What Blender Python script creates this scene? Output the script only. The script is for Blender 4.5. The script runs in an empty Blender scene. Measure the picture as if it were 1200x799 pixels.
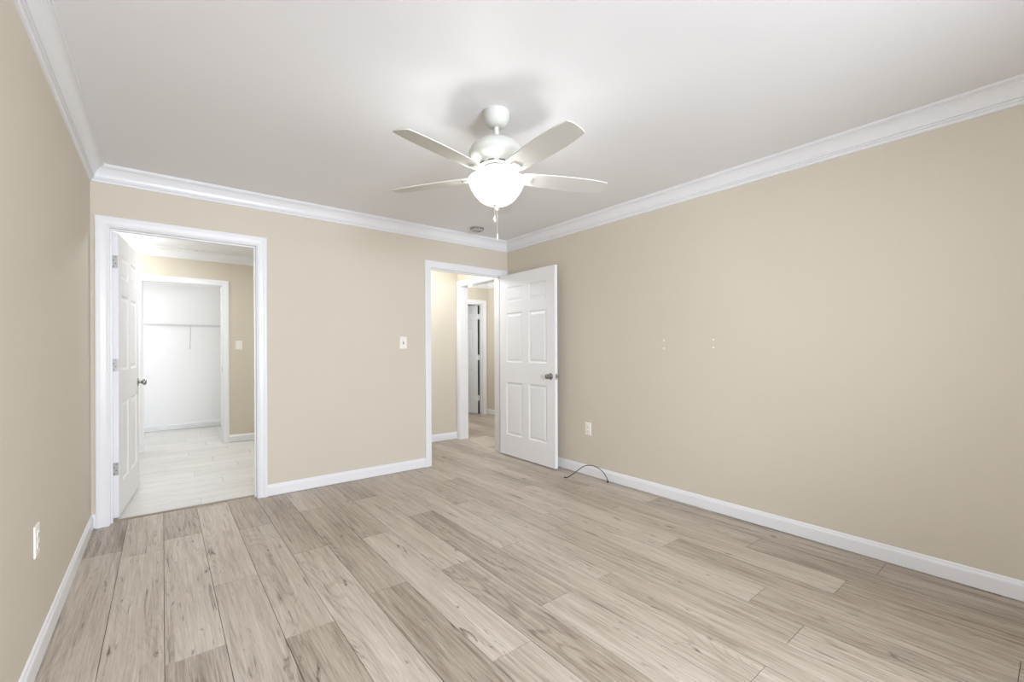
import bpy, bmesh, math, random
from mathutils import Vector, Matrix

# ------------------------------------------------------------------ camera, light, exposure
S = bpy.context.scene
COL = S.collection
PI = math.pi
H_EYE = 1.1791
cam = bpy.data.objects.new('camera', bpy.data.cameras.new('camera'))
COL.objects.link(cam)
cam.data.sensor_width = 36.0
cam.data.lens = 15.4833
cam.data.shift_y = (410.27 - 399.5) / 1200.0
cam.data.clip_start = 0.02
YAW = 0.67102
cam.matrix_world = (Matrix.Translation((0, 0, H_EYE)) @ Matrix.Rotation(-YAW, 4, 'Z')
                    @ Matrix.Rotation(PI / 2, 4, 'X') @ Matrix.Rotation(-0.00365, 4, 'Z'))
S.camera = cam

S.view_settings.view_transform = 'Standard'
S.view_settings.look = 'None'
S.view_settings.gamma = 1.0
S.view_settings.use_curve_mapping = False
S.view_settings.exposure = 0.04
try:
    S.cycles.diffuse_bounces = 8
    S.cycles.max_bounces = 14
    S.cycles.sample_clamp_indirect = 6.0
    S.cycles.use_denoising = True
except Exception:
    pass

world = bpy.data.worlds.new('daylight')
S.world = world
world.use_nodes = True
wb = world.node_tree.nodes['Background']
wb.inputs['Color'].default_value = (0.75, 0.86, 1.0, 1)
wb.inputs['Strength'].default_value = 0.6


def lamp(name, kind, loc, power, size=0.1, size_y=None, color=(1, 1, 1), rot=(0, 0, 0)):
    d = bpy.data.lights.new(name, kind)
    d.energy = power
    d.color = color
    if kind == 'AREA':
        d.shape = 'RECTANGLE'
        d.size = size
        d.size_y = size_y or size
    else:
        d.shadow_soft_size = size
    o = bpy.data.objects.new(name, d)
    COL.objects.link(o)
    o.location = loc
    o.rotation_euler = rot
    return o


# daylight outside the two windows behind the photographer
lamp('window_daylight', 'AREA', (0.75, -2.12, 1.45), 280, 1.5, 1.3, (0.90, 0.965, 1.09), (PI / 2 - 0.30, 0, 0))
lamp('window_daylight', 'AREA', (2.15, -2.12, 1.45), 16, 0.9, 1.3, (0.90, 0.965, 1.09), (PI / 2 - 0.30, 0, 0))
# lights for the rooms beyond the doors, partly added fill
lamp('bathroom_light', 'POINT', (-0.42, 6.2, 2.10), 12, 0.10, color=(0.94, 0.99, 1.05))
lamp('bathroom_light', 'AREA', (0.75, 5.15, 2.41), 22, 0.5, 0.5, (0.94, 0.99, 1.05))  # unseen area light added to brighten the bathroom
lamp('closet_fill', 'POINT', (-0.55, 7.35, 1.55), 17, 0.10, color=(0.97, 0.99, 1.0))  # unseen point light added in mid-air to brighten the closet
lamp('vestibule_light', 'POINT', (2.30, 4.50, 2.15), 18, 0.07, color=(0.93, 0.99, 1.07))
lamp('hall_light', 'POINT', (3.60, 5.75, 1.8), 36, 0.07, color=(0.93, 0.99, 1.07))

# ------------------------------------------------------------------ dimensions
XL, XR, YB, YF, HC = -0.3742, 3.1378, 4.0328, -1.9, 2.425
WT = 0.115
YB2 = YB + WT
D1A, D1B = -0.280, 0.592          # bathroom doorway, jamb to jamb
D2A, D2B = 2.150, 3.060           # hall doorway
DH = 2.022
JT = 0.018
CW = 0.067
BX0, BX1, BY1 = -0.62, 1.75, 6.727            # bathroom
CY1, CX0, CX1 = 8.365, -0.95, 1.30            # closet
C1A, C1B = -0.185, 0.602                      # closet doorway
VX0, VY1, HX0, HX1, HY1 = 1.865, 5.07, 3.09, 4.72, 6.664    # vestibule and hall
OA, OB = 4.22, 4.99                           # cased opening vestibule/hall
F1A, F1B = 3.85, 4.612                        # far doorway


# ------------------------------------------------------------------ helpers
def tag(o, label=None, cat=None, group=None, kind=None):
    if label: o['label'] = label
    if cat: o['category'] = cat
    if group: o['group'] = group
    if kind: o['kind'] = kind
    return o


def empty(name, loc, rotz=0.0):
    o = bpy.data.objects.new(name, None)
    COL.objects.link(o)
    o.location = loc
    o.rotation_euler = (0, 0, rotz)
    o.empty_display_size = 0.1
    return o


def obj(name, bm, mat, parent=None, loc=(0, 0, 0), smooth=False, rot=(0, 0, 0), angle=0.6):
    bmesh.ops.recalc_face_normals(bm, faces=bm.faces[:])
    me = bpy.data.meshes.new(name)
    bm.to_mesh(me)
    bm.free()
    if mat is not None:
        for m in (mat if isinstance(mat, (list, tuple)) else [mat]):
            me.materials.append(m)
    if smooth:
        for p in me.polygons: p.use_smooth = True
        try:
            me.set_sharp_from_angle(angle=angle)
        except Exception:
            pass
    o = bpy.data.objects.new(name, me)
    COL.objects.link(o)
    o.location = loc
    o.rotation_euler = rot
    if parent is not None: o.parent = parent
    return o


def box(bm, x0, x1, y0, y1, z0, z1, bevel=0.0, mi=0):
    vs = [bm.verts.new((x, y, z)) for x in (x0, x1) for y in (y0, y1) for z in (z0, z1)]
    fs = []
    for q in ((0, 1, 3, 2), (4, 6, 7, 5), (0, 4, 5, 1), (2, 3, 7, 6), (0, 2, 6, 4), (1, 5, 7, 3)):
        f = bm.faces.new([vs[i] for i in q])
        f.material_index = mi
        fs.append(f)
    if bevel:
        es = set(e for f in fs for e in f.edges)
        bmesh.ops.bevel(bm, geom=list(es), offset=bevel, segments=2, affect='EDGES', profile=0.5)


def prism(bm, P0, P1, U, V, prof, m0=0.0, m1=0.0):
    """straight moulding from P0 to P1; profile points (u, v) along U, V; ends mitred by m*u"""
    P0, P1, U, V = Vector(P0), Vector(P1), Vector(U), Vector(V)
    d = (P1 - P0).normalized()
    a = [bm.verts.new(P0 + U * u + V * v + d * (m0 * u)) for u, v in prof]
    b = [bm.verts.new(P1 + U * u + V * v + d * (m1 * u)) for u, v in prof]
    n = len(prof)
    for i in range(n):
        j = (i + 1) % n
        bm.faces.new((a[i], a[j], b[j], b[i]))
    bm.faces.new(a)
    bm.faces.new(b[::-1])


def lathe(bm, prof, seg=32, M=None, cap=True):
    rings = []
    for r, z in prof:
        if r < 1e-6:
            rings.append([bm.verts.new((0, 0, z))])
        else:
            rings.append([bm.verts.new((r * math.cos(2 * PI * i / seg), r * math.sin(2 * PI * i / seg), z)) for i in range(seg)])
    for a, b in zip(rings, rings[1:]):
        for i in range(seg):
            j = (i + 1) % seg
            if len(a) == 1 and len(b) == 1: continue
            if len(a) == 1: bm.faces.new((a[0], b[i], b[j]))
            elif len(b) == 1: bm.faces.new((a[i], b[0], a[j]))
            else: bm.faces.new((a[i], b[i], b[j], a[j]))
    if cap:
        if len(rings[0]) > 1: bm.faces.new(rings[0][::-1])
        if len(rings[-1]) > 1: bm.faces.new(rings[-1])
    if M is not None:
        bmesh.ops.transform(bm, matrix=M, verts=[v for r in rings for v in r])


def tube(bm, pts, rad, seg=8):
    pts = [Vector(p) for p in pts]
    rings = []
    ref = Vector((0.123, 0.31, 0.94)).normalized()
    for i, p in enumerate(pts):
        t = (pts[min(i + 1, len(pts) - 1)] - pts[max(i - 1, 0)]).normalized()
        if abs(t.dot(ref)) > 0.95: ref = Vector((1, 0, 0))
        a = t.cross(ref).normalized()
        b = t.cross(a)
        rings.append([bm.verts.new(p + (a * math.cos(2 * PI * k / seg) + b * math.sin(2 * PI * k / seg)) * rad) for k in range(seg)])
    for r0, r1 in zip(rings, rings[1:]):
        for k in range(seg):
            bm.faces.new((r0[k], r0[(k + 1) % seg], r1[(k + 1) % seg], r1[k]))
    bm.faces.new(rings[0][::-1])
    bm.faces.new(rings[-1])


# ------------------------------------------------------------------ materials
def srgb(r, g, b):
    f = lambda c: (c / 255 / 12.92) if c / 255 <= 0.04045 else ((c / 255 + 0.055) / 1.055) ** 2.4
    return (f(r), f(g), f(b), 1.0)


def nodes_of(name):
    m = bpy.data.materials.new(name)
    m.use_nodes = True
    nt = m.node_tree
    return m, nt, nt.nodes['Principled BSDF']


def paint(name, col, rough=0.5, var=0.02, nscale=3.0, bump=0.0, bscale=250.0, metallic=0.0, spec=0.4):
    m, nt, b = nodes_of(name)
    N, L = nt.nodes, nt.links
    geo = N.new('ShaderNodeNewGeometry')
    no = N.new('ShaderNodeTexNoise')
    no.inputs['Scale'].default_value = nscale
    no.inputs['Detail'].default_value = 3
    L.new(geo.outputs['Position'], no.inputs['Vector'])
    mr = N.new('ShaderNodeMapRange')
    mr.inputs['To Min'].default_value = 1 - var
    mr.inputs['To Max'].default_value = 1 + var
    L.new(no.outputs['Fac'], mr.inputs['Value'])
    mx = N.new('ShaderNodeVectorMath')
    mx.operation = 'SCALE'
    mx.inputs[0].default_value = col[:3]
    L.new(mr.outputs['Result'], mx.inputs['Scale'])
    L.new(mx.outputs['Vector'], b.inputs['Base Color'])
    b.inputs['Roughness'].default_value = rough
    b.inputs['Metallic'].default_value = metallic
    b.inputs['Specular IOR Level'].default_value = spec
    if bump:
        n2 = N.new('ShaderNodeTexNoise')
        n2.inputs['Scale'].default_value = bscale
        L.new(geo.outputs['Position'], n2.inputs['Vector'])
        bp = N.new('ShaderNodeBump')
        bp.inputs['Strength'].default_value = bump
        bp.inputs['Distance'].default_value = 0.002
        L.new(n2.outputs['Fac'], bp.inputs['Height'])
        L.new(bp.outputs['Normal'], b.inputs['Normal'])
    return m


def math_node(nt, op, a, b=None, clamp=False):
    n = nt.nodes.new('ShaderNodeMath')
    n.operation = op
    n.use_clamp = clamp
    for i, v in enumerate((a, b)):
        if v is None: continue
        if isinstance(v, (int, float)): n.inputs[i].default_value = v
        else: nt.links.new(v, n.inputs[i])
    return n.outputs[0]


def plank_material(name, dark, mid, light, knot, rough, grain_axis='Y', strength=1.0, knots=True, spec=0.4):
    """wood-look planks: every plank face carries its own tone and seed attribute"""
    m, nt, b = nodes_of(name)
    N, L = nt.nodes, nt.links
    geo = N.new('ShaderNodeNewGeometry')
    sep = N.new('ShaderNodeSeparateXYZ')
    L.new(geo.outputs['Position'], sep.inputs[0])
    ax, al = (sep.outputs['X'], sep.outputs['Y']) if grain_axis == 'Y' else (sep.outputs['Y'], sep.outputs['X'])
    tone = N.new('ShaderNodeAttribute'); tone.attribute_name = 'tone'
    seed = N.new('ShaderNodeAttribute'); seed.attribute_name = 'seed'
    tone_o, seed_o = tone.outputs['Fac'], seed.outputs['Fac']

    def coords(sx, sy, so):
        c = N.new('ShaderNodeCombineXYZ')
        L.new(math_node(nt, 'MULTIPLY', ax, sx), c.inputs[0])
        L.new(math_node(nt, 'MULTIPLY', al, sy), c.inputs[1])
        L.new(math_node(nt, 'MULTIPLY', seed_o, so), c.inputs[2])
        return c.outputs[0]

    def noise(v, scale, detail, rough_=0.55, dist=0.0):
        n = N.new('ShaderNodeTexNoise')
        n.inputs['Scale'].default_value = scale
        n.inputs['Detail'].default_value = detail
        n.inputs['Roughness'].default_value = rough_
        n.inputs['Distortion'].default_value = dist
        L.new(v, n.inputs['Vector'])
        return n.outputs['Fac']

    def remap(v, a, c, lo=0.0, hi=1.0):
        r = N.new('ShaderNodeMapRange')
        r.inputs['From Min'].default_value = a
        r.inputs['From Max'].default_value = c
        r.inputs['To Min'].default_value = lo
        r.inputs['To Max'].default_value = hi
        L.new(v, r.inputs['Value'])
        return r.outputs['Result']

    broad = noise(coords(9.0, 0.9, 37.0), 1.0, 3, 0.6, 0.6)
    fine = noise(coords(150.0, 5.0, 61.0), 1.0, 6, 0.75)
    streak = noise(coords(52.0, 2.0, 83.0), 1.0, 5, 0.68, 0.5)
    # growth rings: contour lines of a stretched noise field
    field = noise(coords(5.0, 0.62, 19.0), 1.0, 2.5, 0.35, 0.25)
    ring = math_node(nt, 'SINE', math_node(nt, 'MULTIPLY', field, 210.0))
    ring = remap(ring, 0.35, 1.0)
    ringmask = remap(noise(coords(4.0, 0.6, 53.0), 1.0, 2), 0.47, 0.62)
    ring = math_node(nt, 'MULTIPLY', ring, ringmask)
    # sum of the tones
    t = math_node(nt, 'ADD', tone_o, math_node(nt, 'MULTIPLY', remap(broad, 0.25, 0.75, -1, 1), 0.17 * strength))
    t = math_node(nt, 'ADD', t, math_node(nt, 'MULTIPLY', remap(fine, 0.3, 0.7, -1, 1), 0.24 * strength))
    t = math_node(nt, 'ADD', t, math_node(nt, 'MULTIPLY', remap(streak, 0.3, 0.7, -1, 1), 0.24 * strength))
    t = math_node(nt, 'SUBTRACT', t, math_node(nt, 'MULTIPLY', ring, 0.20 * strength), True)
    ramp = N.new('ShaderNodeValToRGB')
    e = ramp.color_ramp.elements
    e[0].position = 0.0; e[0].color = dark
    e[1].position = 1.0; e[1].color = light
    k = e.new(0.5); k.color = mid
    L.new(t, ramp.inputs['Fac'])
    col = ramp.outputs['Color']
    if knots:
        kn = noise(coords(24.0, 5.0, 29.0), 1.0, 4, 0.6, 1.0)
        cr = noise(coords(75.0, 3.4, 71.0), 1.0, 3, 0.55, 0.6)
        kf = math_node(nt, 'MAXIMUM', remap(kn, 0.645, 0.745, 0, 0.95), remap(cr, 0.645, 0.725, 0, 0.8))
        mix = N.new('ShaderNodeMix'); mix.data_type = 'RGBA'
        L.new(kf, mix.inputs['Factor'])
        L.new(col, mix.inputs[6])
        mix.inputs[7].default_value = knot
        col = mix.outputs[2]
    L.new(col, b.inputs['Base Color'])
    L.new(remap(fine, 0.2, 0.8, rough - 0.06, rough + 0.08), b.inputs['Roughness'])
    b.inputs['Specular IOR Level'].default_value = spec
    bp = N.new('ShaderNodeBump')
    bp.inputs['Strength'].default_value = 0.12
    bp.inputs['Distance'].default_value = 0.001
    L.new(fine, bp.inputs['Height'])
    L.new(bp.outputs['Normal'], b.inputs['Normal'])
    return m


M_wall = paint('beige_wall_paint', srgb(205, 197, 181), 0.62, 0.012, 1.3, 0.06, 220, spec=0.3)
M_ceil = paint('white_ceiling_paint', srgb(232, 232, 233), 0.85, 0.01, 1.0, 0.08, 160, spec=0.15)
M_trim = paint('white_trim_paint', srgb(228, 228, 229), 0.32, 0.008, 4.0)
M_door = paint('white_door_paint', srgb(232, 232, 233), 0.38, 0.008, 4.0)
M_closet = paint('white_closet_paint', srgb(238, 238, 238), 0.6, 0.01, 2.0)
M_plastic = paint('ivory_plastic', srgb(235, 231, 222), 0.35, 0.01, 20)
M_slot = paint('dark_slot', srgb(70, 64, 58), 0.6, 0.02, 30)
M_metal = paint('satin_nickel', srgb(164, 162, 159), 0.2, 0.05, 60, metallic=1.0)
M_hinge = paint('nickel_hinge', srgb(175, 174, 172), 0.42, 0.06, 90, metallic=0.9)
M_screw = paint('dark_screw', srgb(90, 88, 86), 0.5, 0.05, 90, metallic=0.8)
M_fan = paint('fan_white_enamel', srgb(202, 202, 195), 0.6, 0.01, 9)
M_blade = paint('fan_blade_white', srgb(206, 205, 199), 0.55, 0.012, 9)
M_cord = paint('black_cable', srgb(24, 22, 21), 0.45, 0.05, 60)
M_gap = paint('dark_seam', srgb(96, 86, 74), 0.8, 0.05, 40)
M_strip = paint('transition_strip', srgb(142, 130, 112), 0.5, 0.05, 30)
M_wire = paint('white_coated_wire', srgb(216, 216, 216), 0.4, 0.01, 30)
M_detector = paint('detector_plastic', srgb(180, 179, 175), 0.5, 0.01, 30)
M_outside = paint('unlit_room_shade', srgb(84, 78, 70), 0.8, 0.02, 2)  # gloom of the unlit far room put into its wall colour
M_spackle = paint('pale_anchor', srgb(240, 236, 226), 0.6, 0.01, 30)
M_wood = plank_material('oak_plank_floor', srgb(120, 106, 92), srgb(175, 163, 148), srgb(205, 195, 183), srgb(84, 71, 60), 0.36)
M_tile = plank_material('pale_plank_tile', srgb(198, 196, 192), srgb(217, 215, 211), srgb(230, 229, 226), srgb(190, 186, 178), 0.22,
                        'X', 0.8, False)
M_grout = paint('grout', srgb(196, 193, 187), 0.8, 0.03, 40)


def glass_bowl_material():
    m = bpy.data.materials.new('frosted_white_glass')
    m.use_nodes = True
    nt = m.node_tree
    N, L = nt.nodes, nt.links
    b = N['Principled BSDF']
    out = N['Material Output']
    b.inputs['Base Color'].default_value = (0.9, 0.89, 0.86, 1)
    b.inputs['Roughness'].default_value = 0.3
    tr = N.new('ShaderNodeBsdfTranslucent')
    no = N.new('ShaderNodeTexNoise')
    no.inputs['Scale'].default_value = 7
    rp = N.new('ShaderNodeValToRGB')
    rp.color_ramp.elements[0].color = (0.93, 0.91, 0.87, 1)
    rp.color_ramp.elements[1].color = (1.0, 0.99, 0.96, 1)
    L.new(no.outputs['Fac'], rp.inputs['Fac'])
    L.new(rp.outputs['Color'], tr.inputs['Color'])
    mx = N.new('ShaderNodeMixShader')
    mx.inputs[0].default_value = 0.55
    L.new(b.outputs[0], mx.inputs[1])
    L.new(tr.outputs[0], mx.inputs[2])
    tp = N.new('ShaderNodeBsdfTransparent')
    mx2 = N.new('ShaderNodeMixShader')
    mx2.inputs[0].default_value = 0.58
    L.new(mx.outputs[0], mx2.inputs[1])
    L.new(tp.outputs[0], mx2.inputs[2])
    L.new(mx2.outputs[0], out.inputs['Surface'])
    return m


def pane_material():
    m = bpy.data.materials.new('window_glass')
    m.use_nodes = True
    nt = m.node_tree
    N, L = nt.nodes, nt.links
    out = N['Material Output']
    t = N.new('ShaderNodeBsdfTransparent')
    g = N.new('ShaderNodeBsdfGlossy')
    g.inputs['Roughness'].default_value = 0.02
    fr = N.new('ShaderNodeFresnel')
    mx = N.new('ShaderNodeMixShader')
    L.new(fr.outputs[0], mx.inputs[0])
    L.new(t.outputs[0], mx.inputs[1])
    L.new(g.outputs[0], mx.inputs[2])
    L.new(mx.outputs[0], out.inputs['Surface'])
    return m


M_bowl = glass_bowl_material()
M_pane = pane_material()

# ------------------------------------------------------------------ floors
rng = random.Random(11)


def plank_floor(name, planks, base_rects, mats, gap):
    bm = bmesh.new()
    tl = bm.faces.layers.float.new('tone')
    sl = bm.faces.layers.float.new('seed')
    g = gap / 2
    for (x0, x1, y0, y1, tone, seed) in planks:
        a, b_, c, d = x0 + g, x1 - g, y0 + g, y1 - g
        if b_ - a < 0.003 or d - c < 0.003: continue
        t = [bm.verts.new(v) for v in ((a, c, 0), (b_, c, 0), (b_, d, 0), (a, d, 0))]
        u = [bm.verts.new((v.co.x, v.co.y, -0.004)) for v in t]
        fs = [bm.faces.new(t)] + [bm.faces.new((t[i], u[i], u[(i + 1) % 4], t[(i + 1) % 4])) for i in range(4)]
        for f in fs:
            f[tl] = tone
            f[sl] = seed
    for (x0, x1, y0, y1) in base_rects:
        f = bm.faces.new([bm.verts.new(v) for v in ((x0, y0, -0.004), (x1, y0, -0.004), (x1, y1, -0.004), (x0, y1, -0.004))])
        f.material_index = 1
    return obj(name, bm, mats)


ROWS = {-2: .68, -1: .55, 0: .705, 1: 1.26, 2: .59, 3: 1.39, 4: .70, 5: 1.355, 6: .69, 7: .11, 8: .70, 9: .106, 10: .70,
        11: .93, 12: .11, 13: .70, 14: 1.19, 15: .62, 16: .2}
TONES = {(-2, 3.48): .34, (-2, 2.08): .50, (-1, 1.95): .62, (-1, 3.35): .62, (0, 2.105): .70, (0, .705): .40, (1, 2.66): .70, (1, 1.26): .55,
         (2, 1.99): .60, (2, 3.39): .45, (2, .59): .38, (3, 2.79): .45, (3, 1.39): .72, (4, .70): .34, (4, 2.10): .48,
         (5, 1.355): .74, (5, 2.755): .50, (5, -.045): .60, (6, .69): .42, (6, 2.09): .68, (7, .11): .66, (7, 1.51): .42, (7, 2.91): .62,
         (8, .70): .58, (8, 2.10): .66, (9, 1.506): .62, (9, .106): .48, (10, .70): .46, (10, -.70): .62, (10, 2.10): .50, (11, .93): .58, (11, -.47): .45,
         (12, .11): .38, (12, 1.51): .62, (13, .70): .54, (13, -.70): .30, (13, 2.10): .52, (14, 1.19): .58, (14, -.21): .33, (15, .62): .40, (15, -.78): .34,
         (12, -1.29): .35, (16, .2): .38, (16, -1.2): .36, (8, -.70): .60}
PW, PL, PX0 = 0.1944, 1.40, 0.0035
planks = []
regions = [(XL, XR, YF, YB2 - 0.045), (VX0, HX1, YB2 - 0.04, 8.0)]
for k in range(-3, 26):
    x0, x1 = PX0 + PW * k, PX0 + PW * (k + 1)
    off = ROWS.get(k, rng.uniform(0, 1.4))
    for j in range(-2, 7):
        y0 = off + PL * j
        y1 = y0 + PL
        tone = None
        for (kk, yy), tv in TONES.items():
            if kk == k and abs(yy - y0) < 0.06: tone = tv
        if tone is None: tone = rng.choice((.38, .46, .52, .58, .64, .70))
        seed = rng.random()
        parts = []
        for (rx0, rx1, ry0, ry1) in regions:
            a, b_, c, d = max(x0, rx0), min(x1, rx1), max(y0, ry0), min(y1, ry1)
            if b_ > a and d > c: parts.append([a, b_, c, d])
        for q in parts:
            planks.append((*q, tone, seed))
fl = plank_floor('floor', planks, [(XL, XR, YF, YB2 - 0.01), (VX0, HX1, YB2 - 0.04, 8.0)], [M_wood, M_gap], 0.0022)
tag(fl, 'grey-beige oak plank floor of the empty bedroom and hall', 'floor', kind='structure')

tiles = []
TW, TL = 0.2, 1.2
r = 0
y = YB2 - 0.015
while y < CY1:
    off = [0.235, 0.62, 0.05, 0.43, 0.81][r % 5]
    for j in range(-2, 4):
        a, b_ = max(BX0, off + TL * (j - 1)), min(BX1, off + TL * j)
        c, d = y, min(y + TW, CY1)
        if b_ > a: tiles.append((a, b_, c, d, rng.uniform(.35, .65), rng.random()))
    y += TW
    r += 1
fb = plank_floor('floor', tiles, [(BX0, BX1, YB2 - 0.015, CY1)], [M_tile, M_grout], 0.003)
tag(fb, 'pale plank tile floor of the bathroom and closet', 'floor', kind='structure')

bm = bmesh.new()
prism(bm, (D1A, YB2 - 0.042, -0.003), (D1B, YB2 - 0.042, -0.003), (0, 1, 0), (0, 0, 1),
      [(0, 0), (0.003, 0.006), (0.012, 0.009), (0.026, 0.009), (0.036, 0.005), (0.038, 0)])
tag(obj('trim_1', bm, M_strip), 'thin brown transition strip on the floor across the bathroom doorway', 'threshold strip', kind='structure')


# ------------------------------------------------------------------ walls and ceiling
def wall(name, boxes, mat, label, cat='wall'):
    bm_ = bmesh.new()
    for b_ in boxes: box(bm_, *b_)
    return tag(obj(name, bm_, mat), label, cat, kind='structure')


TOP = HC + 0.1
wall('wall_left', [(XL - 0.1, XL, YF - 0.1, YB, -0.05, TOP)], M_wall, 'beige wall at the left of the bedroom, with a low outlet')
wall('wall_back', [(BX0 - 0.1, D1A - JT, YB, YB2, -0.05, TOP), (D1A - JT, D1B + JT, YB, YB2, DH + JT, TOP), (D1B + JT, D2A - JT, YB, YB2, -0.05, TOP),
                   (D2A - JT, D2B + JT, YB, YB2, DH + JT, TOP), (D2B + JT, 3.30, YB, YB2, -0.05, TOP)], M_wall,
     'beige bedroom wall holding both doorways')
wr = wall('wall_right', [(XR, XR + 0.1, YF - 0.1, YB, -0.05, TOP)], M_wall, 'long plain beige wall at the right behind the open six-panel door')
W1 = (0.05, 1.45, 0.85, 2.05)
W2 = (1.80, 2.55, 0.85, 2.05)
wall('wall_front', [(XL, W1[0], YF - 0.12, YF, -0.05, TOP), (W1[1], W2[0], YF - 0.12, YF, -0.05, TOP), (W2[1], XR, YF - 0.12, YF, -0.05, TOP)]
     + [(w[0], w[1], YF - 0.12, YF, -0.05, w[2]) for w in (W1, W2)] + [(w[0], w[1], YF - 0.12, YF, w[3], TOP) for w in (W1, W2)],
     M_wall, 'beige window wall behind the photographer')
wall('ceiling', [(XL, XR, YF, YB, HC, TOP)], M_ceil, 'smooth white bedroom ceiling carrying the fan', 'ceiling')
wall('ceiling', [(BX0, BX1, YB2, BY1, HC, TOP)], M_ceil, 'white ceiling of the bathroom beyond the left doorway', 'ceiling')
wall('ceiling', [(CX0, CX1, BY1 + WT, CY1, HC, TOP)], M_closet, 'white ceiling of the closet', 'ceiling')
wall('ceiling', [(VX0, HX0, YB2, VY1, HC, TOP), (HX0, HX1, YB2, HY1, HC, TOP)], M_ceil, 'white ceiling of the hall beyond the right doorway', 'ceiling')
for i, w in enumerate((W1, W2)):
    bm = bmesh.new()
    x0, x1, z0, z1 = w
    yy = YF - 0.08
    for q in ((x0, x0 + .04, z0, z1), (x1 - .04, x1, z0, z1), (x0 + .04, x1 - .04, z0, z0 + .04), (x0 + .04, x1 - .04, z1 - .04, z1),
              (x0 + .04, x1 - .04, (z0 + z1) / 2 - .02, (z0 + z1) / 2 + .02)):
        box(bm, q[0], q[1], yy, yy + .03, q[2], q[3])
    wo = tag(obj('window_%d' % (i + 1), bm, M_trim), ('wide' if i == 0 else 'narrow') + ' white sash window behind the photographer', 'window', kind='structure')
    bm = bmesh.new()
    box(bm, x0 + .04, x1 - .04, yy + .012, yy + .016, z0 + .04, z1 - .04)
    obj('window_pane', bm, M_pane, wo)

# bathroom shell
wall('wall_left', [(BX0 - 0.1, BX0, YB2, BY1, -0.05, TOP)], M_wall, 'beige side wall of the bathroom, hidden by the open door')
wall('wall_right', [(BX1, VX0, YB2, BY1, -0.05, TOP)], M_wall, 'beige partition between bathroom and hall')
wall('wall_back', [(BX0 - 0.1, C1A - JT, BY1, BY1 + WT, -0.05, TOP), (C1A - JT, C1B + JT, BY1, BY1 + WT, DH - .01 + JT, TOP), (C1B + JT, VX0, BY1, BY1 + WT, -0.05, TOP)],
     M_wall, 'beige bathroom wall around the closet doorway')
# closet shell
wall('wall_back', [(CX0 - .1, CX1 + .1, CY1, CY1 + 0.1, -0.05, TOP)], M_closet, 'white back wall of the closet behind the wire shelf')
wall('wall_left', [(CX0 - 0.1, CX0, BY1 + WT, CY1, -0.05, TOP)], M_closet, 'white left wall of the closet')
wall('wall_right', [(CX1, CX1 + 0.1, BY1 + WT, CY1, -0.05, TOP)], M_closet, 'white right wall of the closet')
# vestibule and hall shell
wall('wall_back', [(VX0, HX0 + WT, VY1, VY1 + .1, -0.05, TOP)], M_wall, 'beige wall facing the right doorway, left of the cased opening')
wall('wall_right', [(HX0, HX0 + WT, YB2, OA - JT, -0.05, TOP), (HX0, HX0 + WT, OB + JT, VY1, -0.05, TOP), (HX0, HX0 + WT, OA - JT, OB + JT, DH + JT, TOP)],
     M_wall, 'beige partition with the cased opening to the far hall')
wall('wall_left', [(HX0, HX0 + WT, VY1 + .1, HY1, -0.05, TOP)], M_wall, 'beige left wall of the far hall')
wall('wall_right', [(HX1, HX1 + .1, YB2 - .1, 8.1, -0.05, TOP)], M_wall, 'beige right wall of the far hall beside the far door')
wall('wall_back', [(HX0, F1A - JT, HY1, HY1 + WT, -0.05, TOP), (F1A - JT, F1B + JT, HY1, HY1 + WT, DH + JT, TOP), (F1B + JT, HX1, HY1, HY1 + WT, -0.05, TOP)],
     M_wall, 'beige end wall of the far hall above the far door')
wall('wall_front', [(3.30, HX1, YB2 - .1, YB2, -0.05, TOP)], M_wall, 'beige near end wall of the far hall')
wall('wall_back', [(HX0, HX1, 8.0, 8.1, -0.05, TOP), (HX0, HX0 + .1, HY1 + WT, 8.0, -0.05, TOP), (HX0 + .1, HX1, HY1 + WT, 8.0, HC, TOP)],
     M_outside, 'unlit walls of the room behind the far door')

# anchors left in the long wall
for yy, zz in ((2.001, 1.252), (2.001, 1.190), (1.597, 1.250), (1.597, 1.194)):
    bm = bmesh.new()
    lathe(bm, [(0.0065, 0), (0.0065, 0.0012), (0.005, 0.002), (0.0, 0.002)], 14, Matrix.Translation((XR, yy, zz)) @ Matrix.Rotation(-PI / 2, 4, 'Y'))
    obj('wall_anchor', bm, M_spackle, wr)

# ------------------------------------------------------------------ crown, baseboards, casings
CROWN = [(0, 0), (0.075, 0), (0.075, 0.012), (0.067, 0.012), (0.067, 0.018), (0.060, 0.0195), (0.051, 0.026), (0.042, 0.036), (0.034, 0.049), (0.028, 0.063),
         (0.0245, 0.078), (0.0235, 0.082), (0.016, 0.082), (0.016, 0.086), (0.0205, 0.087), (0.0215, 0.091), (0.0195, 0.095), (0.0115, 0.0955), (0.0115, 0.106),
         (0.009, 0.111), (0.0, 0.113)]
ntrim = [1]


def trim(bm_, label, cat, mat=None):
    ntrim[0] += 1
    return tag(obj('trim_%d' % ntrim[0], bm_, mat or M_trim), label, cat, kind='structure')


def crown(p0, p1, inward, label, m0=1, m1=-1):
    bm_ = bmesh.new()
    prism(bm_, (*p0, HC), (*p1, HC), (*inward, 0), (0, 0, -1), CROWN, m0, m1)
    return trim(bm_, label, 'crown moulding')


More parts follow.
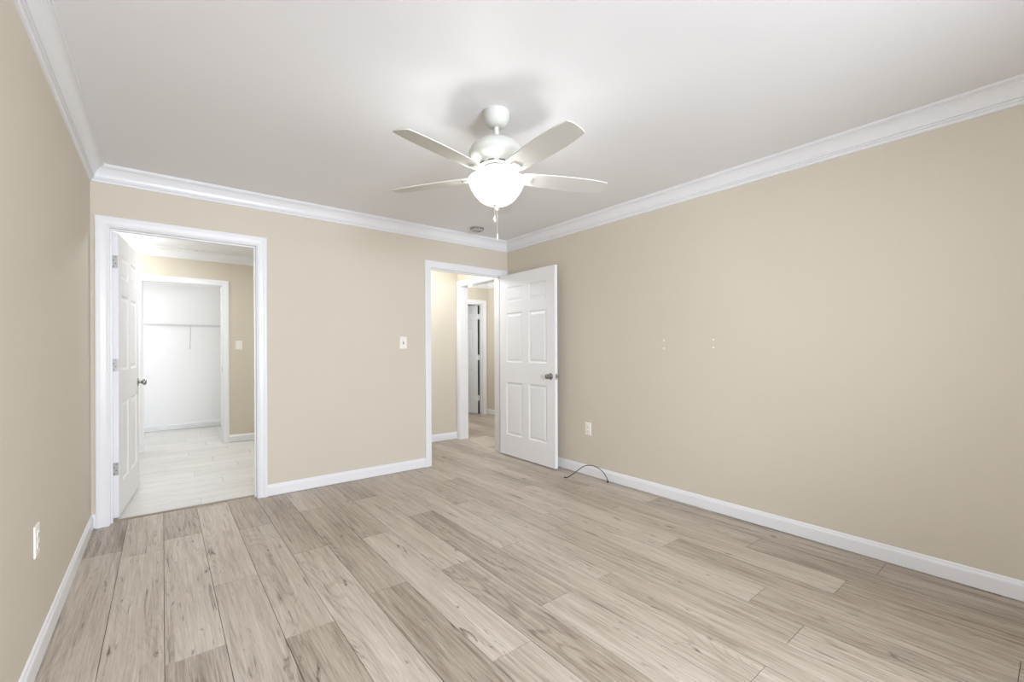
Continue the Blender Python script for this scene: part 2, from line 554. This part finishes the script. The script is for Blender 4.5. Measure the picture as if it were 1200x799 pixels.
crown((XL, YF), (XL, YB), (1, 0), 'white crown moulding along the top of the left bedroom wall')
crown((XL, YB), (XR, YB), (0, -1), 'white crown moulding above the two bedroom doorways')
crown((XR, YB), (XR, YF), (-1, 0), 'white crown moulding along the top of the long right wall')
crown((XR, YF), (XL, YF), (0, 1), 'white crown moulding behind the photographer')
crown((BX0, BY1), (BX1, BY1), (0, -1), 'white crown moulding in the bathroom above the closet doorway')
crown((HX0 + WT, HY1), (HX1, HY1), (0, -1), 'white crown moulding above the far hall door')
crown((HX1, HY1), (HX1, YB2), (-1, 0), 'white crown moulding on the right wall of the far hall')

BASE = [(0, 0), (0.013, 0), (0.013, 0.066), (0.0115, 0.073), (0.008, 0.078), (0.0065, 0.086), (0.003, 0.091), (0.0, 0.092)]


def baseboard(name, p0, p1, inward, label, m0=0, m1=0):
    bm_ = bmesh.new()
    prism(bm_, (*p0, 0.004), (*p1, 0.004), (*inward, 0), (0, 0, 1), BASE, m0, m1)
    return tag(obj(name, bm_, M_trim), label, 'baseboard', kind='structure')


baseboard('baseboard_left', (XL, YF), (XL, YB), (1, 0), 'white baseboard along the left bedroom wall', 1, -1)
baseboard('baseboard_back', (XL, YB), (D1A - .005 - CW, YB), (0, -1), 'short white baseboard stub between left wall and bathroom casing', 1, 0)
baseboard('baseboard_back', (D1B + .005 + CW, YB), (D2A - .005 - CW, YB), (0, -1), 'white baseboard between the two doorways')
baseboard('baseboard_right', (XR, YB), (XR, YF), (-1, 0), 'white baseboard along the long right wall', 1, -1)
baseboard('baseboard_front', (XR, YF), (XL, YF), (0, 1), 'white baseboard behind the photographer', 1, -1)
baseboard('baseboard_back', (C1B + .005 + CW, BY1), (BX1, BY1), (0, -1), 'white baseboard in the bathroom right of the closet casing')
baseboard('baseboard_back', (CX0, CY1), (CX1, CY1), (0, -1), 'white baseboard on the closet back wall')
baseboard('baseboard_back', (VX0, VY1), (HX0 - .014, VY1), (0, -1), 'white baseboard on the wall facing the right doorway')
baseboard('baseboard_right', (HX1, HY1), (HX1, YB2), (-1, 0), 'white baseboard in the far hall beside the far door')

CASE = [(0, 0), (0.0, 0.009), (0.004, 0.011), (0.010, 0.0105), (0.013, 0.0125), (0.040, 0.0145), (0.050, 0.0175), (0.060, 0.0175), (CW, 0.014), (CW, 0)]


def casing(o, along, out, a, b, top, label, jamb_depth, stop=None, left_leg=True, right_leg=True, back=True):
    """cased opening: o = origin on the wall face, along = unit vector across, out = unit vector into the viewer's room"""
    bm_ = bmesh.new()
    O, A, N_, Z = Vector(o), Vector((*along, 0)), Vector((*out, 0)), Vector((0, 0, 1))
    rv = 0.005
    sides = [(O, N_)] + ([(O - N_ * jamb_depth, -N_)] if back else [])
    for o_, n_ in sides:
        if left_leg: prism(bm_, o_ + A * (a - rv) + Z * 0.001, o_ + A * (a - rv) + Z * (top + rv), -A, n_, CASE, 0, 1)
        prism(bm_, o_ + A * (a - rv) + Z * (top + rv), o_ + A * (b + rv) + Z * (top + rv), Z, n_, CASE, -1, 1)
        if right_leg: prism(bm_, o_ + A * (b + rv) + Z * 0.001, o_ + A * (b + rv) + Z * (top + rv), A, n_, CASE, 0, 1)
    # jamb boards
    jd = [(0, 0), (JT, 0), (JT, jamb_depth), (0, jamb_depth)]
    prism(bm_, O + A * a + Z * 0.001, O + A * a + Z * top, -A, -N_, jd, 0, 1)
    prism(bm_, O + A * b + Z * 0.001, O + A * b + Z * top, A, -N_, jd, 0, 1)
    prism(bm_, O + A * a + Z * top, O + A * b + Z * top, Z, -N_, jd, -1, 1)
    if stop is not None:
        st = [(0, stop), (0.011, stop), (0.011, stop + 0.034), (0, stop + 0.034)]
        prism(bm_, O + A * a + Z * 0.001, O + A * a + Z * top, A, -N_, st, 0, -1)
        prism(bm_, O + A * b + Z * 0.001, O + A * b + Z * top, -A, -N_, st, 0, -1)
        prism(bm_, O + A * a + Z * top, O + A * b + Z * top, -Z, -N_, st, 1, -1)
    return trim(bm_, label, 'door casing')


t1 = casing((0, YB, 0), (1, 0), (0, -1), D1A, D1B, DH, 'white casing and jamb of the bathroom doorway at the left', WT, 0.040)
t2 = casing((0, YB, 0), (1, 0), (0, -1), D2A, D2B, DH, 'white casing and jamb of the hall doorway in the far corner', WT, 0.041)
t3 = casing((0, BY1, 0), (1, 0), (0, -1), C1A, C1B, DH - .01, 'white casing of the closet doorway inside the bathroom', WT, 0.040)
t4 = casing((HX0, 0, 0), (0, 1), (-1, 0), OA, OB, DH, 'white casing of the opening seen through the hall doorway', WT)
t5 = casing((0, HY1, 0), (1, 0), (0, -1), F1A, F1B, DH, 'white casing of the far hall door', WT, 0.040)


def strike(parent, x, y, z):
    bm_ = bmesh.new()
    box(bm_, x - .001, x + .001, y - .014, y + .014, z - .028, z + .028, 0.0005)
    obj('strike_plate', bm_, M_hinge, parent)


strike(t1, D1B - .0012, YB2 - .018, .94)
strike(t2, D2A + .0012, YB + .018, .92)
strike(t3, C1B - .0012, BY1 + .018, .94)


# ------------------------------------------------------------------ six-panel doors
def door_leaf(w, h, t):
    """leaf in local space: hinge edge at x=0, running to +x, thickness y 0..t, bottom z=0"""
    bm_ = bmesh.new()
    s, mu = 0.118, 0.105
    pw = (w - 2 * s - mu) / 2
    xs = [0, s, s + pw, s + pw + mu, s + 2 * pw + mu, w]
    f = h / 2.03
    zs = [0]
    for d in (.23, .59, .225, .555, .12, .172, .138): zs.append(zs[-1] + d * f)
    zs[-1] = h

    def rect(x0, x1, z0, z1, y):
        return [bm_.verts.new(v) for v in ((x0, y, z0), (x1, y, z0), (x1, y, z1), (x0, y, z1))]

    for y0, sg in ((0, 1), (t, -1)):
        for i in range(5):
            for j in range(7):
                x0, x1, z0, z1 = xs[i], xs[i + 1], zs[j], zs[j + 1]
                if i in (1, 3) and j in (1, 3, 5):
                    rings = []
                    for ins, dep in ((0, 0), (0.006, 0.004), (0.014, 0.0085), (0.022, 0.0085), (0.042, 0.003), (0.046, 0.003)):
                        rings.append(rect(x0 + ins, x1 - ins, z0 + ins, z1 - ins, y0 + sg * dep))
                    for ra, rb in zip(rings, rings[1:]):
                        for k in range(4):
                            bm_.faces.new((ra[k], ra[(k + 1) % 4], rb[(k + 1) % 4], rb[k]))
                    bm_.faces.new(rings[-1])
                else:
                    bm_.faces.new(rect(x0, x1, z0, z1, y0))
    for q in (((0, 0, 0), (0, t, 0), (0, t, h), (0, 0, h)), ((w, 0, 0), (w, t, 0), (w, t, h), (w, 0, h)),
              ((0, 0, 0), (w, 0, 0), (w, t, 0), (0, t, 0)), ((0, 0, h), (w, 0, h), (w, t, h), (0, t, h))):
        bm_.faces.new([bm_.verts.new(v) for v in q])
    bmesh.ops.remove_doubles(bm_, verts=bm_.verts[:], dist=0.0001)
    return bm_


def knob_bm(M):
    bm_ = bmesh.new()
    lathe(bm_, [(0.0, 0), (0.033, 0), (0.033, 0.003), (0.029, 0.007), (0.016, 0.009), (0.012, 0.013), (0.011, 0.024), (0.014, 0.029), (0.022, 0.034),
                (0.0265, 0.041), (0.0265, 0.048), (0.023, 0.055), (0.014, 0.059), (0.0, 0.060)], 28, M, cap=False)
    return bm_


def make_door(name, loc, rotz, w, h, t, mirror, label, hinge_z, knobs=(True, True), hinge_mat=None):
    """mirror=-1: leaf runs to -x in the closed position. Pivot is local (0,0)."""
    root = tag(empty(name, loc, rotz), label, 'door', kind='structure')
    bm_ = door_leaf(w, h, t)
    if mirror < 0: bmesh.ops.transform(bm_, matrix=Matrix.Scale(-1, 4, (1, 0, 0)), verts=bm_.verts[:])
    off = 0.004 * mirror
    lf = obj('door_leaf', bm_, M_door, root, (off, 0.006, 0.012))
    kx = (w - 0.062) * mirror + off
    kz = 0.012 + 0.905
    if knobs[0]: obj('knob', knob_bm(Matrix.Translation((kx, 0.006, kz)) @ Matrix.Rotation(PI / 2, 4, 'X')), M_metal, root, smooth=True)
    if knobs[1]: obj('knob', knob_bm(Matrix.Translation((kx, 0.006 + t, kz)) @ Matrix.Rotation(-PI / 2, 4, 'X')), M_metal, root, smooth=True)
    bm_ = bmesh.new()
    ex = w * mirror + off
    box(bm_, min(ex, ex + .0012 * mirror), max(ex, ex + .0012 * mirror), 0.006 + t / 2 - .0125, 0.006 + t / 2 + .0125, kz - .028, kz + .028)
    lp = obj('latch_plate', bm_, M_hinge, root)
    bm_ = bmesh.new()
    box(bm_, min(ex, ex + .011 * mirror), max(ex, ex + .011 * mirror), 0.006 + t / 2 - .006, 0.006 + t / 2 + .006, kz - .008, kz + .008, .002)
    obj('latch_bolt', bm_, M_metal, lp)
    for z in hinge_z:
        bm_ = bmesh.new()
        x_a, x_b = (off - .0015 * mirror, off) if mirror > 0 else (off, off - .0015 * mirror)
        box(bm_, x_a, x_b, 0.003, 0.006 + t - .002, z - .0445, z + .0445)
        lathe(bm_, [(0.0, -.0475), (0.0055, -.0465), (0.0055, .0465), (0.0, .0475)], 14, Matrix.Translation((0, 0, z)))
        nf = len(bm_.faces)
        for dz, dy in ((-.033, .016), (-.011, .027), (.011, .016), (.033, .027)):
            lathe(bm_, [(0.0035, 0), (0.0035, .0006), (0, .0008)], 10,
                  Matrix.Translation((off - .0015 * mirror, dy, z + dz)) @ Matrix.Rotation(-mirror * PI / 2, 4, 'Y'))
        bm_.faces.ensure_lookup_table()
        for f in bm_.faces[nf:]: f.material_index = 1
        obj('hinge', bm_, [hinge_mat or M_hinge, M_screw if hinge_mat is None else hinge_mat], root, smooth=True)
    if hinge_mat is not None:                      # dark strip in place of shade on the hinge edge, between the painted hinges
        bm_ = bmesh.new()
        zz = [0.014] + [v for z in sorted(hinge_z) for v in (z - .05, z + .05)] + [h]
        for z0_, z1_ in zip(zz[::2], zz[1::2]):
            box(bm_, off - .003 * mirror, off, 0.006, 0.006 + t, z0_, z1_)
        obj('edge_shade_strip', bm_, M_cord, root)
    return root


# closed, a leaf lies at y<0 of its pivot: it is built running to -x and turned half a circle, then swung open
LW1 = D1B - D1A - 0.008
make_door('door_1', (D1A - 0.003, YB2 + 0.004, 0), PI + PI * 84.6 / 180, LW1, DH - 0.016, 0.035, -1,
          'white six-panel door standing open into the bathroom at the left', (1.81, 1.085, .355))
LW2 = D2B - D2A - 0.008
make_door('door_2', (D2B, YB - 0.006, 0), PI * 89.7 / 180, LW2, DH - 0.016, 0.035, -1,
          'white six-panel door swung open against the right wall', (1.80, 1.05, .30))
LW3 = F1B - F1A - 0.008
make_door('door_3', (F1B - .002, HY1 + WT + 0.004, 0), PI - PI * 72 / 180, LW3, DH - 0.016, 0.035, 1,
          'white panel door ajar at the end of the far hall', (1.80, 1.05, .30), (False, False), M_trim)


# ------------------------------------------------------------------ ceiling fan with light
SC = 0.988
fx, fy = 1.392 * SC, 1.880 * SC
fan = tag(empty('ceiling_fan', (fx, fy, HC)), 'white five-blade ceiling fan with a lit frosted glass bowl and pull chains', 'ceiling fan')
fz = lambda z: H_EYE + (z - H_EYE) * SC - HC       # heights below the ceiling

bm = bmesh.new()
lathe(bm, [(0.0, 0), (0.069, 0), (0.070, -.006), (0.0685, -.025), (0.064, -.045), (0.055, -.062), (0.042, -.074), (0.028, -.079), (0.0, -.079)], 40, None, False)
obj('canopy', bm, M_fan, fan, smooth=True)
bm = bmesh.new()
lathe(bm, [(0.0, -.076), (0.013, -.076), (0.013, -.135), (0.0, -.135)], 20, None, False)
obj('downrod', bm, M_fan, fan, smooth=True)
bm = bmesh.new()
lathe(bm, [(0.0, -.122), (0.020, -.122), (0.027, -.126), (0.029, -.134), (0.0, -.134)], 32, None, False)
obj('rod_collar', bm, M_fan, fan, smooth=True)
zt = fz(2.302)
bm = bmesh.new()
lathe(bm, [(0.0, zt), (0.035, zt), (0.060, zt - .006), (0.082, zt - .017), (0.087, zt - .020), (0.091, zt - .024), (0.112, zt - .035), (0.130, zt - .052),
           (0.142, zt - .075), (0.144, zt - .088), (0.139, zt - .102), (0.120, zt - .118), (0.098, zt - .130), (0.090, zt - .136), (0.090, zt - .152),
           (0.0, zt - .152)], 48, None, False)
for k in range(10):
    a = 2 * PI * k / 10
    c, s = math.cos(a), math.sin(a)
    q = [bm.verts.new((c * 0.0905 - s * d, s * 0.0905 + c * d, z)) for d, z in ((-.016, zt - .141), (.016, zt - .141), (.016, zt - .147), (-.016, zt - .147))]
    bm.faces.new(q).material_index = 1
obj('motor_housing', bm, [M_fan, M_slot], fan, smooth=True)

zb = fz(2.102)
TP, A0 = -0.192, -2.907


def blade_bm():
    bm_ = bmesh.new()
    # outline in (radius, side): rounded root, widest two thirds out, slanted clipped tip
    up = [(.122, .016), (.128, .032), (.142, .044), (.170, .051), (.20, .054), (.25, .057), (.33, .0615), (.41, .0635), (.48, .063), (.54, .0600), (.585, .0555), (.622, .0490)]
    dn = [(.122, -.016), (.128, -.032), (.142, -.044), (.170, -.051), (.20, -.054), (.25, -.057), (.33, -.0615), (.41, -.0635), (.48, -.063), (.54, -.0600), (.585, -.0555), (.626, -.0490)]
    tip = [(.630, .030), (.634, 0.0), (.634, -.030)]
    pts = up + tip + dn[::-1]
    th = 0.005
    top = [bm_.verts.new((r_ * SC, s_, s_ * TP + th / 2)) for r_, s_ in pts]
    bot = [bm_.verts.new((r_ * SC, s_, s_ * TP - th / 2)) for r_, s_ in pts]
    bm_.faces.new(top)
    bm_.faces.new(bot[::-1])
    n_ = len(pts)
    for i in range(n_):
        bm_.faces.new((top[i], bot[i], bot[(i + 1) % n_], top[(i + 1) % n_]))
    return bm_


def arm_bm():
    """thick tapered iron that carries the blade from below, with two screw bosses"""
    bm_ = bmesh.new()
    st = [(.078, .024, .024, .010), (.100, .026, .016, .010), (.122, .027, .004, .010), (.140, .0265, -.0035, .009), (.165, .027, -.0060, .008), (.182, .026, -.0062, .008),
          (.190, .020, -.0062, .008)]
    rings = []
    for r_, w_, z_, th in st:
        k_ = TP if r_ > .13 else TP * max(0, (r_ - .09) / .04)
        rings.append([bm_.verts.new((r_, sg * w_, z_ + sg * w_ * k_ + dz * th / 2)) for sg, dz in ((1, 1), (-1, 1), (-1, -1), (1, -1))])
    for a_, b_ in zip(rings, rings[1:]):
        for k in range(4): bm_.faces.new((a_[k], a_[(k + 1) % 4], b_[(k + 1) % 4], b_[k]))
    bm_.faces.new(rings[0][::-1])
    bm_.faces.new(rings[-1])
    for x_, y_ in ((.152, -.014), (.152, .014), (.176, 0)):
        lathe(bm_, [(.0, 0), (.0045, 0), (.0045, -.0015), (.003, -.003), (0, -.003)], 10, Matrix.Translation((x_, y_, -.0098 + y_ * TP)), False)
    return bm_


for k in range(5):
    a = A0 + 2 * PI / 5 * k
    bl = obj('blade', blade_bm(), M_blade, fan, (0, 0, zb), rot=(0, 0, a))
    obj('blade_arm', arm_bm(), M_fan, fan, (0, 0, zb), rot=(0, 0, a), smooth=True)

zk = zt - .152
bm = bmesh.new()
lathe(bm, [(0.0, zk), (0.060, zk), (0.066, zk - .004), (0.068, zk - .012), (0.068, zk - .020), (0.064, zk - .024), (0.0, zk - .024)], 40, None, False)
obj('light_fitter', bm, M_fan, fan, smooth=True)
zr = fz(2.082)
zbot = fz(1.950)
bm = bmesh.new()
BP = [(.149, 2.084), (.1495, 2.080), (.1485, 2.072), (.1455, 2.062), (.140, 2.046), (.131, 2.028), (.119, 2.009), (.105, 1.991), (.088, 1.974), (.068, 1.961),
      (.045, 1.953), (.022, 1.949), (.006, 1.948)]
outer = [(r_ * SC, fz(z_)) for r_, z_ in BP]
inner = [(max(r_ - .004, .004), z_ + .004) for r_, z_ in outer[::-1]]
inner[-1] = (outer[0][0] - .004, outer[0][1])
prof = outer + inner
lathe(bm, prof + [prof[0]], 48, None, False)
bmesh.ops.remove_doubles(bm, verts=bm.verts[:], dist=0.00005)
obj('light_bowl', bm, M_bowl, fan, smooth=True, angle=1.2)
bm = bmesh.new()
lathe(bm, [(0.0, zk - .024), (0.007, zk - .024), (0.007, zbot), (0.0, zbot)], 12, None, False)
obj('centre_rod', bm, M_fan, fan, smooth=True)
for k in range(3):
    a = 0.6 + k * 2 * PI / 3
    bm = bmesh.new()
    lathe(bm, [(0.0, 0), (0.011, 0), (0.012, -.006), (0.0, -.006)], 12, Matrix.Translation((.04 * math.cos(a), .04 * math.sin(a), zk - .024)), False)
    obj('bulb_socket', bm, M_fan, fan, smooth=True)
    lb = lamp('bulb', 'POINT', (0.055 * math.cos(a), .055 * math.sin(a), zr - .044), 3.3, 0.030, color=(0.97, 0.98, 1.0))
    lb.parent = fan
bm = bmesh.new()
lathe(bm, [(0.0, zbot + .004), (0.022, zbot + .003), (0.023, zbot - .001), (0.014, zbot - .008), (0.010, zbot - .018), (0.011, zbot - .024), (0.007, zbot - .032), (0.0, zbot - .033)],
      28, None, False)
obj('finial', bm, M_fan, fan, smooth=True)


def chain(dx, dy, z0, z1, pend):
    bm_ = bmesh.new()
    n_ = int((z0 - z1) / .0042)
    tube(bm_, [(dx, dy, z0), (dx, dy, z1)], .0008, 6)
    for i in range(n_):
        bmesh.ops.create_icosphere(bm_, subdivisions=1, radius=.0017, matrix=Matrix.Translation((dx, dy, z0 - i * .0042)))
    c_ = obj('pull_chain', bm_, M_fan, fan, smooth=True)
    bm_ = bmesh.new()
    if pend == 'drop':
        pr = [(0, 0), (.003, -.002), (.004, -.008), (.008, -.018), (.0095, -.025), (.008, -.032), (.003, -.036), (0, -.036)]
    else:
        pr = [(0, 0), (.0035, -.001), (.0045, -.006), (.0055, -.028), (.005, -.032), (0, -.033)]
    lathe(bm_, [(r_, z1 + z_) for r_, z_ in pr], 16, Matrix.Translation((dx, dy, 0)), False)
    obj('pendant', bm_, M_fan, c_, smooth=True)


ru = Vector((math.cos(YAW), -math.sin(YAW)))
chain(-.011 * ru.x, -.011 * ru.y, zbot - .020, fz(1.895), 'drop')
chain(.003 * ru.x, .003 * ru.y, zbot - .030, fz(1.797), 'bar')

# ------------------------------------------------------------------ smoke detector
sd = tag(empty('smoke_detector', (2.512, 3.730, HC)), 'round pale smoke detector on the ceiling near the far corner', 'smoke detector')
bm = bmesh.new()
lathe(bm, [(0, 0), (.070, 0), (.070, -.008), (0, -.008)], 36, None, False)
obj('base_ring', bm, M_detector, sd, smooth=True)
bm = bmesh.new()
lathe(bm, [(0, -.010), (.064, -.010), (.066, -.016), (.062, -.026), (.050, -.034), (.030, -.037), (0, -.037)], 36, None, False)
nf = len(bm.faces)
for k in range(12):
    a = 2 * PI * k / 12
    box_m = Matrix.Rotation(a, 4, 'Z')
    n0 = len(bm.verts)
    box(bm, .0645, .0668, -.012, .012, -.020, -.0135)
    bm.verts.ensure_lookup_table()
    bmesh.ops.transform(bm, matrix=box_m, verts=bm.verts[n0:])
bm.faces.ensure_lookup_table()
for f in bm.faces[nf:]: f.material_index = 1
obj('cover', bm, [M_detector, M_slot], sd, smooth=True)
bm = bmesh.new()
lathe(bm, [(0, 0), (.010, 0), (.010, -.002), (0, -.003)], 16, Matrix.Translation((.022, -.01, -.037)), False)
obj('test_button', bm, M_slot, sd, smooth=True)


# ------------------------------------------------------------------ switches and outlets (local: plate in xz, front toward -y)
def plate_bm(w_, h_):
    bm_ = bmesh.new()
    prof_ = [(0, 0), (0, .003), (.004, .006)]
    rings = []
    for ins, y_ in ((0, 0), (0, -.003), (.004, -.0055)):
        rings.append([bm_.verts.new(v) for v in ((-w_ / 2 + ins, y_, -h_ / 2 + ins), (w_ / 2 - ins, y_, -h_ / 2 + ins), (w_ / 2 - ins, y_, h_ / 2 - ins), (-w_ / 2 + ins, y_, h_ / 2 - ins))])
    for a_, b_ in zip(rings, rings[1:]):
        for k in range(4): bm_.faces.new((a_[k], a_[(k + 1) % 4], b_[(k + 1) % 4], b_[k]))
    bm_.faces.new(rings[0]); bm_.faces.new(rings[-1])
    return bm_


def screws(parent, zs):
    for z in zs:
        bm_ = bmesh.new()
        lathe(bm_, [(.0032, 0), (.0032, .0008), (0, .0012)], 10, Matrix.Translation((0, -.0055, z)) @ Matrix.Rotation(PI / 2, 4, 'X'))
        obj('screw', bm_, M_plastic, parent)


def toggle_switch(loc, rotz, label):
    r_ = tag(empty('light_switch', loc, rotz), label, 'light switch', 'wall switches')
    obj('cover_plate', plate_bm(.074, .118), M_plastic, r_)
    bm_ = bmesh.new()
    box(bm_, -.006, .006, -.0062, -.0054, -.013, .013)
    obj('slot', bm_, M_slot, r_)
    bm_ = bmesh.new()
    box(bm_, -.0038, .0038, -.018, -.0062, -.002, .008, .0012)
    obj('toggle', bm_, M_plastic, r_)
    screws(r_, (-.030, .030))
    return r_


def rocker_switch(loc, rotz, label):
    r_ = tag(empty('light_switch', loc, rotz), label, 'light switch', 'wall switches')
    obj('cover_plate', plate_bm(.074, .118), M_plastic, r_)
    bm_ = bmesh.new()
    prism(bm_, (-.0165, -.0054, -.033), (.0165, -.0054, -.033), (0, 0, 1), (0, -1, 0), [(0, 0), (.066, 0), (.066, .001), (.033, .0025), (0, .005)])
    obj('rocker', bm_, M_plastic, r_)
    screws(r_, (-.048, .048))
    return r_


def outlet(loc, rotz, label):
    r_ = tag(empty('wall_outlet', loc, rotz), label, 'outlet', 'wall outlets')
    obj('cover_plate', plate_bm(.074, .118), M_plastic, r_)
    for z in (-.0195, .0195):
        bm_ = bmesh.new()
        lathe(bm_, [(.0165, 0), (.0165, .0015), (.015, .0022), (0, .0022)], 24, Matrix.Translation((0, -.0054, z)) @ Matrix.Rotation(PI / 2, 4, 'X'))
        nf = len(bm_.faces)
        for x_, h_ in ((-.0063, .009), (.0063, .007)):
            box(bm_, x_ - .0011, x_ + .0011, -.0081, -.0074, z + .003 - h_ / 2, z + .003 + h_ / 2)
        box(bm_, -.0022, .0022, -.0081, -.0074, z - .0105, z - .0065)
        bm_.faces.ensure_lookup_table()
        for f in bm_.faces[nf:]: f.material_index = 1
        obj('receptacle', bm_, [M_plastic, M_slot], r_, smooth=True)
    screws(r_, (0,))
    return r_


toggle_switch((1.844, YB, 1.256), 0, 'ivory toggle switch on the bedroom wall between the two doorways')
rocker_switch((.784, BY1, 1.254), 0, 'ivory rocker switch in the bathroom beside the closet doorway')
outlet((XR, 2.802, .437), -PI / 2, 'ivory outlet on the long right wall above the black cable')
outlet((XL, 2.410, .472), PI / 2, 'ivory outlet low on the left wall')

# ------------------------------------------------------------------ loose cable by the right wall
CORD = [(2.908, 2.877, 0.004), (2.917, 2.862, 0.006), (2.930, 2.840, 0.023), (2.953, 2.798, 0.059), (2.976, 2.755, 0.101), (2.994, 2.720, 0.127),
        (3.013, 2.686, 0.137), (3.035, 2.645, 0.135), (3.057, 2.604, 0.117), (3.075, 2.571, 0.087), (3.087, 2.547, 0.048), (3.094, 2.536, 0.014)]


def smooth_path(pts, n=6):
    P = [Vector(q) for q in pts]
    out = []
    for i in range(len(P) - 1):
        a, b_, c, d = P[max(i - 1, 0)], P[i], P[i + 1], P[min(i + 2, len(P) - 1)]
        for k in range(n):
            t = k / n
            out.append(0.5 * ((2 * b_) + (c - a) * t + (2 * a - 5 * b_ + 4 * c - d) * t * t + (3 * b_ - a - 3 * c + d) * t ** 3))
    return out + [P[-1]]


cb = tag(empty('cable', (3.0, 2.7, 0)), 'short black cable arching up from the floor by the right baseboard', 'cable')
bm = bmesh.new()
tube(bm, [p - Vector((3.0, 2.7, 0)) for p in smooth_path(CORD)], .0034, 10)
obj('cord', bm, M_cord, cb, smooth=True)
bm = bmesh.new()
lathe(bm, [(0, 0), (.008, 0), (.0085, .004), (.0065, .010), (.0055, .018), (.0035, .021), (0, .021)], 14, Matrix.Translation((.094, -.164, .0005)), False)
obj('cord_grommet', bm, M_cord, cb, smooth=True)
bm = bmesh.new()
lathe(bm, [(0, 0), (.0042, 0), (.0045, .010), (.002, .011), (.0015, .018), (0, .018)], 12,
      Matrix.Translation((-.0915, .176, .005)) @ Matrix.Rotation(math.radians(120.5), 4, 'Z') @ Matrix.Rotation(PI / 2, 4, 'Y'), False)
obj('cord_tip', bm, M_cord, cb, smooth=True)

# ------------------------------------------------------------------ closet wire shelf
SY0, SY1, SZ = CY1 - .305, CY1 - .004, 1.575
ws = tag(empty('wire_shelf', (0.33, CY1, SZ)), 'white wire shelf on the closet back wall', 'wire shelf')
o_ = Vector((0.33, CY1, SZ))
bm = bmesh.new()
for i in range(int((CX1 - CX0 - .03) / .0254)):
    x_ = CX0 + .02 + i * .0254
    tube(bm, [Vector((x_, SY1, SZ)) - o_, Vector((x_, SY0, SZ)) - o_, Vector((x_, SY0 - .004, SZ - .030)) - o_], .0013, 5)
for y_, z_, r2 in ((SY0, SZ - .004, .0032), (SY0 - .004, SZ - .030, .0032), (SY0 + .1, SZ - .004, .0025), (SY0 + .2, SZ - .004, .0025), (SY1 - .004, SZ - .004, .003)):
    tube(bm, [Vector((CX0 + .006, y_, z_)) - o_, Vector((CX1 - .006, y_, z_)) - o_], r2, 8)
obj('wire_deck', bm, M_wire, ws, smooth=True)
bm = bmesh.new()
tube(bm, [Vector((.333, SY0 + .004, SZ - .010)) - o_, Vector((.333, CY1 - .010, 1.250)) - o_, Vector((.333, CY1 - .006, 1.222)) - o_], .0048, 10)
box(bm, -.005, .011, -.006, -.0005, 1.215 - SZ, 1.262 - SZ, .001)
obj('support_brace', bm, M_wire, ws, smooth=True)
